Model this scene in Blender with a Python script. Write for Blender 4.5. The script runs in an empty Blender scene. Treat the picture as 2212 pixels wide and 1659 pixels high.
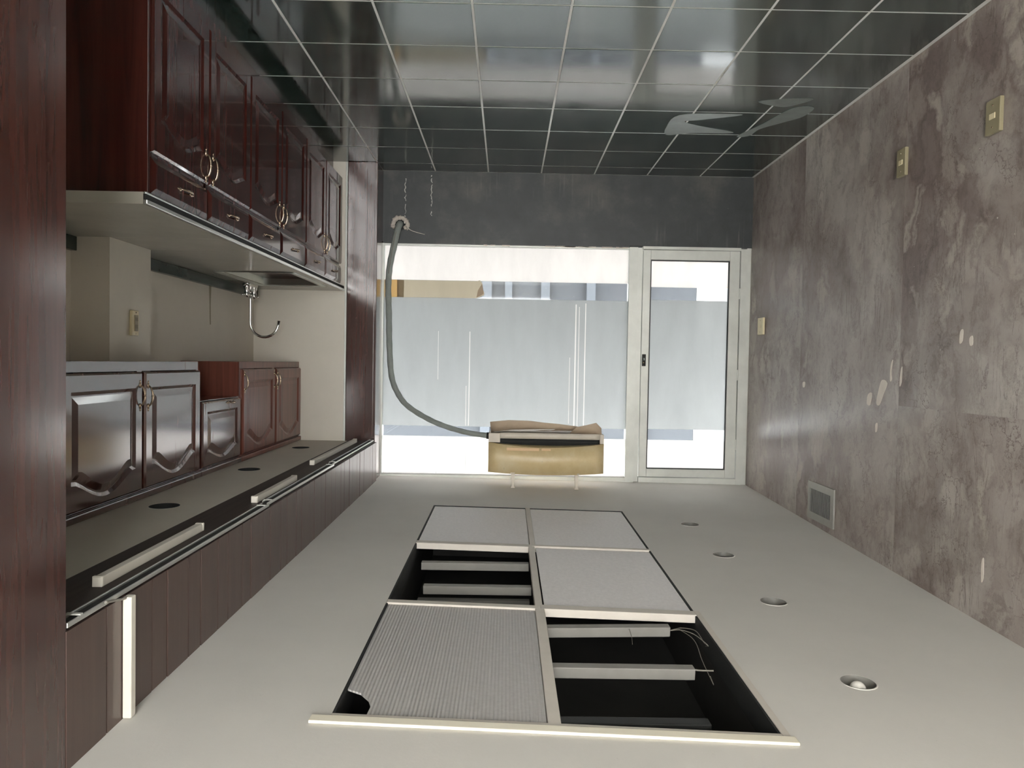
import bpy, math, random
from mathutils import Vector, Matrix
from mathutils.geometry import delaunay_2d_cdt

random.seed(7)
scene = bpy.context.scene
COL = scene.collection

# ------------------------------------------------------------------ camera
# the phone was held upside down: the camera is rolled by half a turn, the room itself stands upright
cam_d = bpy.data.cameras.new('camera')
cam_d.sensor_fit = 'HORIZONTAL'
cam_d.sensor_width = 36.0
cam_d.lens = 36.0 * 1600.0 / 2212.0
cam_d.clip_start = 0.02
cam_d.clip_end = 200
cam = bpy.data.objects.new('camera', cam_d)
COL.objects.link(cam)
cam.matrix_world = Matrix(((-0.9998196650644326, 0.017496844138627576, 0.007382262230096839, 0.0),
                           (-0.0068719361618619305, 0.02904954832059816, -0.9995543508162807, 0.0),
                           (-0.017703498067688058, -0.9994248266816057, -0.028924072476218813, 1.55),
                           (0, 0, 0, 1)))
scene.camera = cam

# ------------------------------------------------------------------ world, lights, exposure
world = bpy.data.worlds.new('world')
scene.world = world
world.use_nodes = True
bg = world.node_tree.nodes['Background']
bg.inputs[0].default_value = (1.0, 0.995, 0.99, 1)      # even overcast sky
bg.inputs[1].default_value = 16.0


def area_light(name, loc, rot, sx, sy, power, col):
    l = bpy.data.lights.new(name, 'AREA')
    l.shape = 'RECTANGLE'
    l.size, l.size_y, l.energy, l.color = sx, sy, power, col
    o = bpy.data.objects.new(name, l)
    COL.objects.link(o)
    o.location, o.rotation_euler = loc, rot
    return o


# added fill light for an unseen warm source behind; back wall opening is invented
area_light('back_fill_light', (0.0, -2.58, 1.35), (math.radians(90), 0, 0), 1.66, 2.1, 60, (1.0, 0.965, 0.91))

scene.view_settings.view_transform = 'Standard'
scene.view_settings.look = 'None'
scene.view_settings.exposure = 0.38
scene.view_settings.gamma = 1.0
scene.view_settings.use_curve_mapping = False
scene.cycles.max_bounces = 7
scene.cycles.diffuse_bounces = 4
scene.cycles.glossy_bounces = 4
scene.cycles.transparent_max_bounces = 16
scene.cycles.caustics_reflective = False
scene.cycles.adaptive_threshold = 0.025
scene.cycles.sample_clamp_indirect = 6.0


# ------------------------------------------------------------------ materials
def lin(r, g, b):
    def f(v):
        v /= 255.0
        return v / 12.92 if v <= 0.04045 else ((v + 0.055) / 1.055) ** 2.4
    return (f(r), f(g), f(b), 1.0)


class NT:
    """small node helper"""
    def __init__(self, name):
        self.m = bpy.data.materials.new(name)
        self.m.use_nodes = True
        self.t = self.m.node_tree
        self.b = self.t.nodes['Principled BSDF']
        self.out = self.t.nodes['Material Output']

    def n(self, kind, **kw):
        nd = self.t.nodes.new(kind)
        for k, v in kw.items():
            setattr(nd, k, v)
        return nd

    def link(self, a, b):
        self.t.links.new(a, b)

    def pos(self, scale=(1, 1, 1), rnd=False, space='world'):
        if space == 'world':
            s = self.n('ShaderNodeNewGeometry').outputs['Position']
        else:
            s = self.n('ShaderNodeTexCoord').outputs['Object']
        mp = self.n('ShaderNodeMapping')
        mp.inputs['Scale'].default_value = scale
        self.link(s, mp.inputs['Vector'])
        if rnd:
            oi = self.n('ShaderNodeObjectInfo')
            mul = self.n('ShaderNodeMath', operation='MULTIPLY')
            mul.inputs[1].default_value = 37.0
            self.link(oi.outputs['Random'], mul.inputs[0])
            cb = self.n('ShaderNodeCombineXYZ')
            for i in range(3):
                self.link(mul.outputs[0], cb.inputs[i])
            self.link(cb.outputs[0], mp.inputs['Location'])
        return mp.outputs[0]

    def noise(self, vec, scale, detail=4, rough=0.55, dist=0.0):
        nd = self.n('ShaderNodeTexNoise')
        nd.inputs['Scale'].default_value = scale
        nd.inputs['Detail'].default_value = detail
        nd.inputs['Roughness'].default_value = rough
        nd.inputs['Distortion'].default_value = dist
        self.link(vec, nd.inputs['Vector'])
        return nd.outputs['Fac']

    def ramp(self, fac, stops):
        nd = self.n('ShaderNodeValToRGB')
        e = nd.color_ramp.elements
        while len(e) < len(stops):
            e.new(0.5)
        for el, (p, c) in zip(e, stops):
            el.position = p
            el.color = c if len(c) == 4 else (*c, 1)
        self.link(fac, nd.inputs[0])
        return nd.outputs[0]

    def mix(self, fac, a, b, blend='MIX'):
        nd = self.n('ShaderNodeMix', data_type='RGBA', blend_type=blend)
        for sock, v in ((nd.inputs[0], fac), (nd.inputs[6], a), (nd.inputs[7], b)):
            if hasattr(v, 'is_output'):
                self.link(v, sock)
            else:
                sock.default_value = v
        return nd.outputs[2]

    def bump(self, h, strength=0.2, dist=0.002):
        nd = self.n('ShaderNodeBump')
        nd.inputs['Strength'].default_value = strength
        nd.inputs['Distance'].default_value = dist
        self.link(h, nd.inputs['Height'])
        self.link(nd.outputs[0], self.b.inputs['Normal'])

    def set(self, color=None, rough=None, metal=None, ior=None, coat=None, coat_rough=None, spec=None):
        b = self.b
        for key, v in (('Base Color', color), ('Roughness', rough), ('Metallic', metal), ('IOR', ior),
                       ('Coat Weight', coat), ('Coat Roughness', coat_rough), ('Specular IOR Level', spec)):
            if v is None:
                continue
            if hasattr(v, 'is_output'):
                self.link(v, b.inputs[key])
            else:
                b.inputs[key].default_value = v
        return self.m


W1 = (1, 1, 1, 1)
K0 = (0, 0, 0, 1)


def plain(name, rgb, rough=0.5, metal=0.0, var=0.08, scale=9.0, bump=0.0, ior=1.45, coat=0.0):
    t = NT(name)
    v = t.pos()
    f = t.noise(v, scale, 5, 0.6)
    c = lin(*rgb)
    lo = tuple(x * (1 - var) for x in c[:3]) + (1,)
    hi = tuple(min(1, x * (1 + var)) for x in c[:3]) + (1,)
    colr = t.ramp(f, [(0.3, lo), (0.7, hi)])
    t.set(colr, rough, metal, ior, coat)
    if bump:
        t.bump(t.noise(v, scale * 14, 3), bump, 0.002)
    return t.m


MAT = {}


def m_tile():
    t = NT('dark_green_floor_tile')
    v = t.pos(rnd=True)
    f = t.noise(v, 2.6, 7, 0.62, 0.6)
    c = t.ramp(f, [(0.30, lin(36, 46, 43)), (0.52, lin(50, 62, 58)), (0.72, lin(70, 82, 77))])
    sp = t.ramp(t.noise(v, 55, 3, 0.7), [(0.70, K0), (0.78, W1)])
    c = t.mix(t.ramp(t.noise(v, 120, 2), [(0.74, K0), (0.82, (0.3, 0.3, 0.3, 1))]), c, lin(120, 124, 120))
    r = t.ramp(t.noise(v, 1.7, 4, 0.6), [(0.3, (0.07,) * 3), (0.75, (0.17,) * 3)])
    t.set(c, r, 0, 2.3)
    t.bump(t.noise(v, 5, 3), 0.05, 0.004)
    return t.m


def m_marble():
    t = NT('mauve_marbled_wall')
    v = t.pos(rnd=True)
    vs = t.pos((1.0, 1.0, 0.6), rnd=True)
    wob = t.n('ShaderNodeTexNoise')
    wob.inputs['Scale'].default_value = 3.0
    wob.inputs['Detail'].default_value = 6
    wob.inputs['Roughness'].default_value = 0.65
    t.link(v, wob.inputs['Vector'])
    add = t.n('ShaderNodeMix', data_type='RGBA', blend_type='LINEAR_LIGHT')
    add.inputs[0].default_value = 0.16
    t.link(vs, add.inputs[6])
    t.link(wob.outputs['Color'], add.inputs[7])
    wv = add.outputs[2]

    def times(a, b):
        m = t.n('ShaderNodeMath', operation='MULTIPLY')
        t.link(a, m.inputs[0])
        t.link(b, m.inputs[1])
        return m.outputs[0]

    # soft cloudy ground
    big = t.noise(wv, 1.5, 9, 0.66, 0.3)
    base = t.ramp(big, [(0.30, lin(140, 129, 124)), (0.44, lin(164, 155, 150)), (0.57, lin(180, 174, 168)), (0.75, lin(202, 196, 187))])
    # broken, darker zones with pale islands
    zone = t.ramp(t.noise(v, 0.85, 5, 0.6, 0.3), [(0.44, K0), (0.60, W1)])
    vo = t.n('ShaderNodeTexVoronoi', feature='F1')
    vo.inputs['Scale'].default_value = 6.5
    t.link(wv, vo.inputs['Vector'])
    sep = t.n('ShaderNodeSeparateColor')
    t.link(vo.outputs['Color'], sep.inputs[0])
    isl = t.ramp(sep.outputs[0], [(0.2, lin(108, 92, 88)), (0.55, lin(134, 120, 115)), (0.9, lin(176, 166, 157))])
    ed = t.n('ShaderNodeTexVoronoi', feature='DISTANCE_TO_EDGE')
    ed.inputs['Scale'].default_value = 6.5
    t.link(wv, ed.inputs['Vector'])
    isl = t.mix(t.ramp(ed.outputs['Distance'], [(0.0, (0.95,) * 3), (0.16, K0)]), isl, lin(98, 80, 77))
    zm = t.n('ShaderNodeMath', operation='MULTIPLY')
    t.link(zone, zm.inputs[0])
    zm.inputs[1].default_value = 0.8
    c = t.mix(zm.outputs[0], base, isl)
    # fine mottling
    mot = t.ramp(t.noise(wv, 9, 10, 0.8, 0.8), [(0.36, (0.56, 0.52, 0.505)), (0.50, (0.95, 0.94, 0.93)), (0.66, (1, 1, 1))])
    c = t.mix(0.8, c, mot, 'MULTIPLY')
    # upright hair cracks
    cr = t.noise(t.pos((1.0, 7.0, 1.1), rnd=True), 1.6, 8, 0.68, 0.6)
    crk = t.ramp(cr, [(0.485, K0), (0.50, (0.75,) * 3), (0.515, K0)])
    c = t.mix(times(crk, t.ramp(t.noise(v, 2.1, 4), [(0.42, K0), (0.60, W1)])), c, lin(92, 78, 74))
    crack = t.n('ShaderNodeTexVoronoi', feature='DISTANCE_TO_EDGE')
    crack.inputs['Scale'].default_value = 11.0
    t.link(wv, crack.inputs['Vector'])
    c = t.mix(times(t.ramp(crack.outputs['Distance'], [(0.0, (0.8,) * 3), (0.03, K0)]), t.ramp(t.noise(v, 2.6, 3), [(0.5, K0), (0.62, W1)])), c, lin(94, 80, 75))
    flake = t.ramp(t.noise(v, 24, 4, 0.55), [(0.735, K0), (0.765, (0.75,) * 3)])
    c = t.mix(flake, c, lin(218, 210, 202))
    t.set(c, 0.42, 0, 1.45)
    t.bump(t.noise(wv, 18, 6), 0.12, 0.003)
    return t.m


def m_wood(name, dark, mid, light, rough=0.22, coat=0.6, axis='z', spec=None, grain=1.0, ior=1.5, coat_ior=1.5, coat_rough=0.1):
    t = NT(name)
    s = {'z': (26, 26, 1.3), 'y': (26, 1.3, 26), 'x': (1.3, 26, 26)}[axis]
    v = t.pos(tuple(x * grain for x in s), rnd=True)
    f = t.noise(v, 1.0, 6, 0.6, 0.8)
    c = t.ramp(f, [(0.25, lin(*dark)), (0.5, lin(*mid)), (0.78, lin(*light))])
    b2 = t.noise(t.pos((1, 1, 1)), 2.0, 3)
    c = t.mix(t.ramp(b2, [(0.3, (0.25,) * 3), (0.7, K0)]), c, lin(*dark))
    t.set(c, rough, 0, ior, coat, coat_rough, spec)
    t.b.inputs['Coat IOR'].default_value = coat_ior
    return t.m


def m_plaster(name, rgb, var=0.05, rough=0.85, bumps=0.25):
    t = NT(name)
    v = t.pos()
    c = lin(*rgb)
    f = t.noise(v, 1.4, 6, 0.6)
    lo = tuple(x * (1 - 2 * var) for x in c[:3]) + (1,)
    hi = tuple(min(1, x * (1 + var)) for x in c[:3]) + (1,)
    cc = t.ramp(f, [(0.3, lo), (0.65, hi)])
    speck = t.ramp(t.noise(v, 70, 3, 0.6), [(0.7, K0), (0.78, (0.35,) * 3)])
    cc = t.mix(speck, cc, tuple(x * 0.7 for x in c[:3]) + (1,))
    t.set(cc, rough)
    t.bump(t.noise(v, 55, 5, 0.65), bumps, 0.003)
    return t.m


def m_band():
    t = NT('scuffed_charcoal_paint')
    v = t.pos()
    base = t.ramp(t.noise(v, 2.2, 7, 0.65), [(0.3, lin(44, 48, 49)), (0.5, lin(58, 62, 63)), (0.72, lin(88, 86, 83))])
    drip = t.noise(t.pos((30, 1, 1.5)), 1.0, 5, 0.6)
    dm = t.n('ShaderNodeMath', operation='MULTIPLY')
    t.link(t.ramp(drip, [(0.55, K0), (0.75, (0.8,) * 3)]), dm.inputs[0])
    t.link(t.ramp(t.noise(v, 1.5, 3), [(0.5, K0), (0.68, W1)]), dm.inputs[1])
    c = t.mix(dm.outputs[0], base, lin(126, 124, 118))
    sc = t.ramp(t.noise(v, 34, 4, 0.6), [(0.73, K0), (0.80, (0.6,) * 3)])
    c = t.mix(sc, c, lin(150, 150, 146))
    t.set(c, 0.5)
    t.bump(t.noise(v, 24, 4), 0.2, 0.003)
    return t.m


def m_film(name, rgb, through, clear, diffuse):
    """frosted film on the shop glass: scatters the daylight, part of it straight through but blurred"""
    t = NT(name)
    t.t.nodes.remove(t.b)
    v = t.pos((5, 1, 1.4))
    f = t.noise(v, 1.6, 6, 0.6)
    c = lin(*rgb)
    lo = tuple(x * 0.93 for x in c[:3]) + (1,)
    cc = t.ramp(f, [(0.3, lo), (0.65, c)])
    tr = t.n('ShaderNodeBsdfTranslucent')
    rf = t.n('ShaderNodeBsdfRefraction')
    rf.inputs['Roughness'].default_value = 0.36
    rf.inputs['IOR'].default_value = 1.02
    df = t.n('ShaderNodeBsdfDiffuse')
    for nd in (tr, rf, df):
        t.link(cc, nd.inputs['Color'])
    m1 = t.n('ShaderNodeMixShader')
    m1.inputs[0].default_value = clear / (clear + through)
    t.link(tr.outputs[0], m1.inputs[1])
    t.link(rf.outputs[0], m1.inputs[2])
    m2 = t.n('ShaderNodeMixShader')
    m2.inputs[0].default_value = diffuse
    t.link(m1.outputs[0], m2.inputs[1])
    t.link(df.outputs[0], m2.inputs[2])
    t.link(m2.outputs[0], t.out.inputs[0])
    return t.m


def m_glass():
    t = NT('clear_shop_glass')
    t.t.nodes.remove(t.b)
    tp = t.n('ShaderNodeBsdfTransparent')
    tp.inputs[0].default_value = (0.93, 0.96, 0.97, 1)
    gl = t.n('ShaderNodeBsdfGlossy')
    gl.inputs['Roughness'].default_value = 0.03
    fr = t.n('ShaderNodeFresnel')
    fr.inputs[0].default_value = 1.45
    mx = t.n('ShaderNodeMixShader')
    t.link(fr.outputs[0], mx.inputs[0])
    t.link(tp.outputs[0], mx.inputs[1])
    t.link(gl.outputs[0], mx.inputs[2])
    t.link(mx.outputs[0], t.out.inputs[0])
    return t.m


def m_diffuser(name, rgb, ribs):
    t = NT(name)
    v = t.pos()
    f = t.noise(v, 60, 4, 0.7)
    c = lin(*rgb)
    cc = t.ramp(f, [(0.3, tuple(x * 0.88 for x in c[:3]) + (1,)), (0.7, c)])
    t.set(cc, 0.45)
    if ribs:
        wv = t.n('ShaderNodeTexWave', wave_type='BANDS', bands_direction='X')
        wv.inputs['Scale'].default_value = 27.0
        wv.inputs['Distortion'].default_value = 0.15
        t.link(v, wv.inputs['Vector'])
        t.bump(wv.outputs['Fac'], 0.6, 0.004)
    else:
        t.bump(t.noise(v, 140, 3), 0.3, 0.002)
    return t.m


def m_ac():
    t = NT('yellowed_plastic')
    v = t.pos()
    f = t.noise(v, 5, 6, 0.65)
    c = t.ramp(f, [(0.3, lin(196, 172, 124)), (0.55, lin(212, 192, 148)), (0.75, lin(220, 206, 172))])
    sc = t.ramp(t.noise(v, 40, 4), [(0.68, K0), (0.74, (0.5,) * 3)])
    c = t.mix(sc, c, lin(168, 148, 110))
    t.set(c, 0.4)
    return t.m


MAT['tile'] = m_tile()
MAT['grout'] = m_plaster('pale_floor_grout', (222, 223, 219), 0.06)
MAT['marble'] = m_marble()
MAT['mahogany'] = m_wood('dark_mahogany', (40, 15, 12), (66, 27, 22), (86, 40, 33), 0.4, 1.0, spec=0.05, coat_ior=1.55, coat_rough=0.08)
MAT['mahogany_up'] = m_wood('mahogany_wall_units', (50, 24, 19), (78, 38, 31), (98, 52, 42), 0.3, 1.0, spec=0.1, coat_ior=2.3, coat_rough=0.13)
MAT['mahogany_no_glare'] = m_wood('mahogany_without_glare', (72, 36, 28), (112, 62, 50), (130, 76, 62), 0.35, 0.35, coat_rough=0.15)  # same mahogany; absent window glare put into a redder, lighter colour
MAT['pier_wood'] = m_wood('pier_mahogany', (46, 23, 18), (66, 34, 27), (82, 45, 36), 0.3, 1.0, spec=0.1, coat_ior=1.9, coat_rough=0.16)
MAT['board'] = m_wood('valance_board', (68, 51, 46), (78, 59, 53), (86, 67, 60), 0.45, 0.35)
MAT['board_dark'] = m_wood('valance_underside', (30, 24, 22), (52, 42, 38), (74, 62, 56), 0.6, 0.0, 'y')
MAT['ceiling'] = m_plaster('grey_white_ceiling_paint', (220, 218, 212), 0.03, 0.8, 0.2)
MAT['beige'] = m_plaster('beige_wall_paint', (218, 213, 201), 0.04, 0.75, 0.15)
MAT['band'] = m_band()
MAT['alu'] = plain('aged_aluminium_frame', (206, 208, 202), 0.42, 0.25, 0.08, 6)
MAT['alu_bright'] = plain('bright_aluminium_rail', (220, 222, 218), 0.3, 0.85, 0.06, 8)
MAT['film_white'] = m_film('white_frosted_film', (255, 250, 247), 0.8, 0.2, 0.12)
MAT['film_grey'] = m_film('grey_frosted_film', (199, 199, 198), 0.7, 0.3, 0.1)
MAT['glass'] = m_glass()
MAT['kraft'] = m_film('kraft_paper', (206, 198, 184), 0.9, 0.1, 0.12)
MAT['tan_tape'] = plain('tan_packing_tape', (214, 178, 132), 0.4, 0, 0.05, 5)
MAT['window_tape'] = m_film('tan_window_tape', (210, 188, 152), 0.9, 0.1, 0.12)
MAT['streak'] = plain('white_drip_mark', (240, 242, 240), 0.6, 0, 0.03)
MAT['seal'] = plain('black_rubber_seal', (44, 46, 46), 0.6)
MAT['ac'] = m_ac()
MAT['ac_grey'] = plain('grey_beige_plastic', (214, 206, 192), 0.5, 0, 0.06)
MAT['cardboard'] = plain('brown_cardboard', (186, 168, 146), 0.8, 0, 0.12, 6)
MAT['plastic_sheet'] = plain('crumpled_white_plastic', (225, 222, 218), 0.25, 0, 0.05)
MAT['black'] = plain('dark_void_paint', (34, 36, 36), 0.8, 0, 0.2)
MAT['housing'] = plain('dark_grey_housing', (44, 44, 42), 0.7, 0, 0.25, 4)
MAT['hose'] = plain('grey_foam_insulation', (138, 144, 140), 0.8, 0, 0.1, 16, 0.2)
MAT['foam'] = plain('pale_expanding_foam', (206, 198, 188), 0.9, 0, 0.12, 30, 0.5)
MAT['chrome'] = plain('polished_chrome', (226, 226, 224), 0.08, 1.0, 0.02)
MAT['bronze'] = plain('worn_brass_handle', (178, 160, 140), 0.25, 1.0, 0.15, 20)
MAT['steel'] = plain('brushed_steel', (200, 206, 202), 0.32, 1.0, 0.05, 12)
MAT['counter'] = plain('grey_laminate_worktop', (168, 166, 156), 0.16, 0, 0.05, 5, 0, 1.6)
MAT['green_stone'] = plain('dark_green_stone', (52, 64, 60), 0.25, 0, 0.2, 6)
MAT['ivory'] = plain('ivory_plastic', (226, 214, 178), 0.35, 0, 0.03)
MAT['ivory_old'] = plain('aged_ivory_plastic', (146, 138, 112), 0.4, 0, 0.08)
MAT['socket'] = plain('dark_socket_slots', (96, 88, 72), 0.5)
MAT['batten'] = plain('white_enamel_batten', (222, 218, 206), 0.4, 0, 0.04)
MAT['batten_grey'] = plain('grey_batten', (140, 138, 133), 0.6, 0, 0.08)  # flat grey, darker than the header battens
MAT['fixture'] = plain('off_white_fixture_frame', (212, 206, 196), 0.55, 0, 0.05)
MAT['fixture_lip_lit'] = plain('lit_fixture_lip', (248, 242, 222), 0.45, 0, 0.02)  # paler than the frame: warm light on the lip put into its colour
MAT['diff_rib'] = m_diffuser('ribbed_light_diffuser', (196, 194, 192), True)
MAT['diff'] = m_diffuser('stippled_light_diffuser', (248, 245, 244), False)
MAT['wire'] = plain('grey_wire', (128, 124, 116), 0.6)
MAT['vent'] = plain('grey_metal_grille', (168, 168, 162), 0.4, 0.3, 0.08)
MAT['patch'] = plain('bare_white_plaster', (226, 218, 208), 0.9, 0, 0.05, 20)
MAT['smear'] = plain('dried_glue_film', (116, 122, 118), 0.4, 0, 0.15, 12)
MAT['reflector'] = plain('aluminium_reflector', (118, 117, 112), 0.55, 0.0, 0.05)
MAT['bulb'] = plain('unlit_frosted_bulb', (240, 238, 230), 0.25, 0, 0.02)
MAT['facade'] = plain('blue_grey_facade', (41, 43, 47), 0.8, 0, 0.1, 2)
MAT['facade_light'] = plain('pale_blue_pilaster', (58, 61, 66), 0.8, 0, 0.06, 2)
MAT['sky_screen'] = plain('sky_screen_grey', (128, 128, 128), 0.8, 0, 0.04, 2)
MAT['street'] = plain('pale_concrete_street', (150, 150, 148), 0.9, 0, 0.08, 2)


# ------------------------------------------------------------------ mesh helpers
class MB:
    def __init__(self):
        self.v, self.f, self.sm = [], [], []

    def quad(self, pts, smooth=False):
        n = len(self.v)
        self.v += [tuple(p) for p in pts]
        self.f.append(tuple(range(n, n + len(pts))))
        self.sm.append(smooth)
        return self

    def box(self, x0, x1, y0, y1, z0, z1):
        x0, x1 = min(x0, x1), max(x0, x1)
        y0, y1 = min(y0, y1), max(y0, y1)
        z0, z1 = min(z0, z1), max(z0, z1)
        n = len(self.v)
        self.v += [(x0, y0, z0), (x1, y0, z0), (x1, y1, z0), (x0, y1, z0),
                   (x0, y0, z1), (x1, y0, z1), (x1, y1, z1), (x0, y1, z1)]
        for q in ((0, 3, 2, 1), (4, 5, 6, 7), (0, 1, 5, 4), (1, 2, 6, 5), (2, 3, 7, 6), (3, 0, 4, 7)):
            self.f.append(tuple(n + i for i in q))
            self.sm.append(False)
        return self

    def prism(self, pts, off):
        """closed polygon swept along the vector off"""
        n, k = len(self.v), len(pts)
        off = Vector(off)
        self.v += [tuple(p) for p in pts] + [tuple(Vector(p) + off) for p in pts]
        self.f.append(tuple(range(n + k - 1, n - 1, -1)))
        self.f.append(tuple(range(n + k, n + 2 * k)))
        self.sm += [False, False]
        for i in range(k):
            j = (i + 1) % k
            self.f.append((n + i, n + j, n + k + j, n + k + i))
            self.sm.append(False)
        return self

    def tube(self, path, r, seg=10, caps=True):
        pts = [Vector(p) for p in path]
        rad = r if isinstance(r, (list, tuple)) else [r] * len(pts)
        n0 = len(self.v)
        up = None
        for i, p in enumerate(pts):
            d = (pts[min(i + 1, len(pts) - 1)] - pts[max(i - 1, 0)]).normalized()
            if up is None:
                up = d.orthogonal().normalized()
            up = (up - d * up.dot(d)).normalized()
            sd = d.cross(up)
            for k in range(seg):
                a = 2 * math.pi * k / seg
                self.v.append(tuple(p + (up * math.cos(a) + sd * math.sin(a)) * rad[i]))
        for i in range(len(pts) - 1):
            for k in range(seg):
                a, b = n0 + i * seg + k, n0 + i * seg + (k + 1) % seg
                self.f.append((a, b, b + seg, a + seg))
                self.sm.append(True)
        if caps:
            self.f.append(tuple(n0 + k for k in reversed(range(seg))))
            e = n0 + (len(pts) - 1) * seg
            self.f.append(tuple(e + k for k in range(seg)))
            self.sm += [False, False]
        return self

    def lathe(self, c, prof, seg=28, axis='z', smooth=True):
        """profile of (radius, height) turned about an axis through c"""
        n0 = len(self.v)
        c = Vector(c)
        for r, h in prof:
            for k in range(seg):
                a = 2 * math.pi * k / seg
                x, y = r * math.cos(a), r * math.sin(a)
                o = {'z': (x, y, h), 'y': (x, h, y), 'x': (h, x, y)}[axis]
                self.v.append(tuple(c + Vector(o)))
        for i in range(len(prof) - 1):
            for k in range(seg):
                a, b = n0 + i * seg + k, n0 + i * seg + (k + 1) % seg
                self.f.append((a, b, b + seg, a + seg))
                self.sm.append(smooth)
        return self

    def ball(self, c, rx, ry, rz, seg=12, rings=7):
        n0 = len(self.v)
        c = Vector(c)
        for i in range(rings + 1):
            th = math.pi * i / rings
            for k in range(seg):
                a = 2 * math.pi * k / seg
                self.v.append((c.x + rx * math.sin(th) * math.cos(a), c.y + ry * math.sin(th) * math.sin(a), c.z + rz * math.cos(th)))
        for i in range(rings):
            for k in range(seg):
                a, b = n0 + i * seg + k, n0 + i * seg + (k + 1) % seg
                self.f.append((a, b, b + seg, a + seg))
                self.sm.append(True)
        return self

    def mesh(self, name, mat, org=(0, 0, 0)):
        o = Vector(org)
        me = bpy.data.meshes.new(name)
        me.from_pydata([tuple(Vector(p) - o) for p in self.v], [], self.f)
        for p, s in zip(me.polygons, self.sm):
            p.use_smooth = s
        me.materials.append(mat)
        me.validate()
        me.update()
        return me

    def build(self, name, mat, parent=None, bevel=0.0, org=None, fix=True):
        if isinstance(mat, str):
            mat = MAT[mat]
        base = world_loc(parent)
        loc = Vector(org) if org is not None else base
        me = self.mesh(name, mat, loc)
        if fix:
            import bmesh
            bm = bmesh.new()
            bm.from_mesh(me)
            bmesh.ops.remove_doubles(bm, verts=bm.verts, dist=1e-6)
            bmesh.ops.recalc_face_normals(bm, faces=bm.faces)
            bm.to_mesh(me)
            bm.free()
        o = bpy.data.objects.new(name, me)
        COL.objects.link(o)
        o.parent = parent
        o.location = loc - base
        if bevel:
            md = o.modifiers.new('edge', 'BEVEL')
            md.width, md.segments, md.limit_method, md.angle_limit = bevel, 2, 'ANGLE', math.radians(40)
        return o


def world_loc(o):
    v = Vector((0, 0, 0))
    while o is not None:
        v += o.location
        o = o.parent
    return v


def tag(o, label=None, cat=None, group=None, kind=None):
    if label:
        o['label'] = label
    if cat:
        o['category'] = cat
    if group:
        o['group'] = group
    if kind:
        o['kind'] = kind
    return o


def thing(name, loc, label, cat, group=None):
    o = bpy.data.objects.new(name, None)
    COL.objects.link(o)
    o.location = loc
    o.empty_display_size = 0.05
    return tag(o, label, cat, group)


def struct(o, label=None):
    o['kind'] = 'structure'
    if label:
        o['label'] = label
    return o


def B(*a):
    return MB().box(*a)


def part_label(o, text):
    o['label'] = text
    return o


def smooth_path(pts, n=8):
    """Catmull-Rom through the points"""
    P = [Vector(p) for p in pts]
    P = [P[0] * 2 - P[1]] + P + [P[-1] * 2 - P[-2]]
    out = []
    for i in range(1, len(P) - 2):
        for k in range(n):
            t = k / n
            a, b, c, d = P[i - 1], P[i], P[i + 1], P[i + 2]
            out.append(0.5 * ((2 * b) + (c - a) * t + (2 * a - 5 * b + 4 * c - d) * t * t + (3 * b - a - 3 * c + d) * t ** 3))
    out.append(P[-2])
    return out


# ------------------------------------------------------------------ room measures
FAR = 6.11            # far wall
XR = -2.0             # marbled wall
XV = 1.02             # front of the wooden valance
XH = 1.247            # back of the valance header
ZS = 2.192            # lowered ceiling over the kitchen recess
YE = 5.86             # end wall of the kitchen recess
XB = 2.0              # back wall of the kitchen recess


def ceil(x, y):
    u = (1.02 - x) / 3.02
    l = 0.955 + 0.006 * (5.85 - y)
    r = 0.99 + 0.023 * (5.8 - y)
    return 1.55 + l + (r - l) * u


def sheet_with_holes(outer, holes, zf, nx, ny):
    """flat sheet with round or square holes, triangulated over a grid"""
    (x0, x1, y0, y1) = outer
    vs, es = [], []

    def loop(pts):
        n = len(vs)
        vs.extend(Vector(p) for p in pts)
        es.extend((n + i, n + (i + 1) % len(pts)) for i in range(len(pts)))
    loop([(x0, y0), (x1, y0), (x1, y1), (x0, y1)])
    for h in holes:
        loop(h['pts'])
    for i in range(1, nx):
        for j in range(1, ny):
            p = Vector((x0 + (x1 - x0) * i / nx, y0 + (y1 - y0) * j / ny))
            if not any(h['in'](p.x, p.y, 0.01) for h in holes):
                vs.append(p)
    ov, oe, of, *_ = delaunay_2d_cdt(vs, es, [], 0, 1e-5)
    mb = MB()
    mb.v = [(p.x, p.y, zf(p.x, p.y)) for p in ov]
    for f in of:
        cx = sum(ov[i].x for i in f) / len(f)
        cy = sum(ov[i].y for i in f) / len(f)
        if any(h['in'](cx, cy, 0) for h in holes):
            continue
        mb.f.append(tuple(f))
        mb.sm.append(False)
    return mb


def round_hole(cx, cy, r, n=28):
    return {'pts': [(cx + r * math.cos(2 * math.pi * k / n), cy + r * math.sin(2 * math.pi * k / n)) for k in range(n)],
            'in': lambda x, y, e, cx=cx, cy=cy, r=r: math.hypot(x - cx, y - cy) < r - 1e-4 + e}


def square_hole(x0, x1, y0, y1):
    return {'pts': [(x0, y0), (x1, y0), (x1, y1), (x0, y1)],
            'in': lambda x, y, e: x0 - e < x < x1 + e and y0 - e < y < y1 + e}


# ------------------------------------------------------------------ floor
floor = struct(B(XR - 0.02, 2.1, -2.7, FAR + 0.15, -0.1, -0.0013).build('floor', 'grout'), 'dark green glossy tiled floor with pale grout lines')
PX, PY, GR = 0.4325, 0.4365, 0.011
tx0, ty0 = -1.985, 5.872
proto = {}


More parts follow.
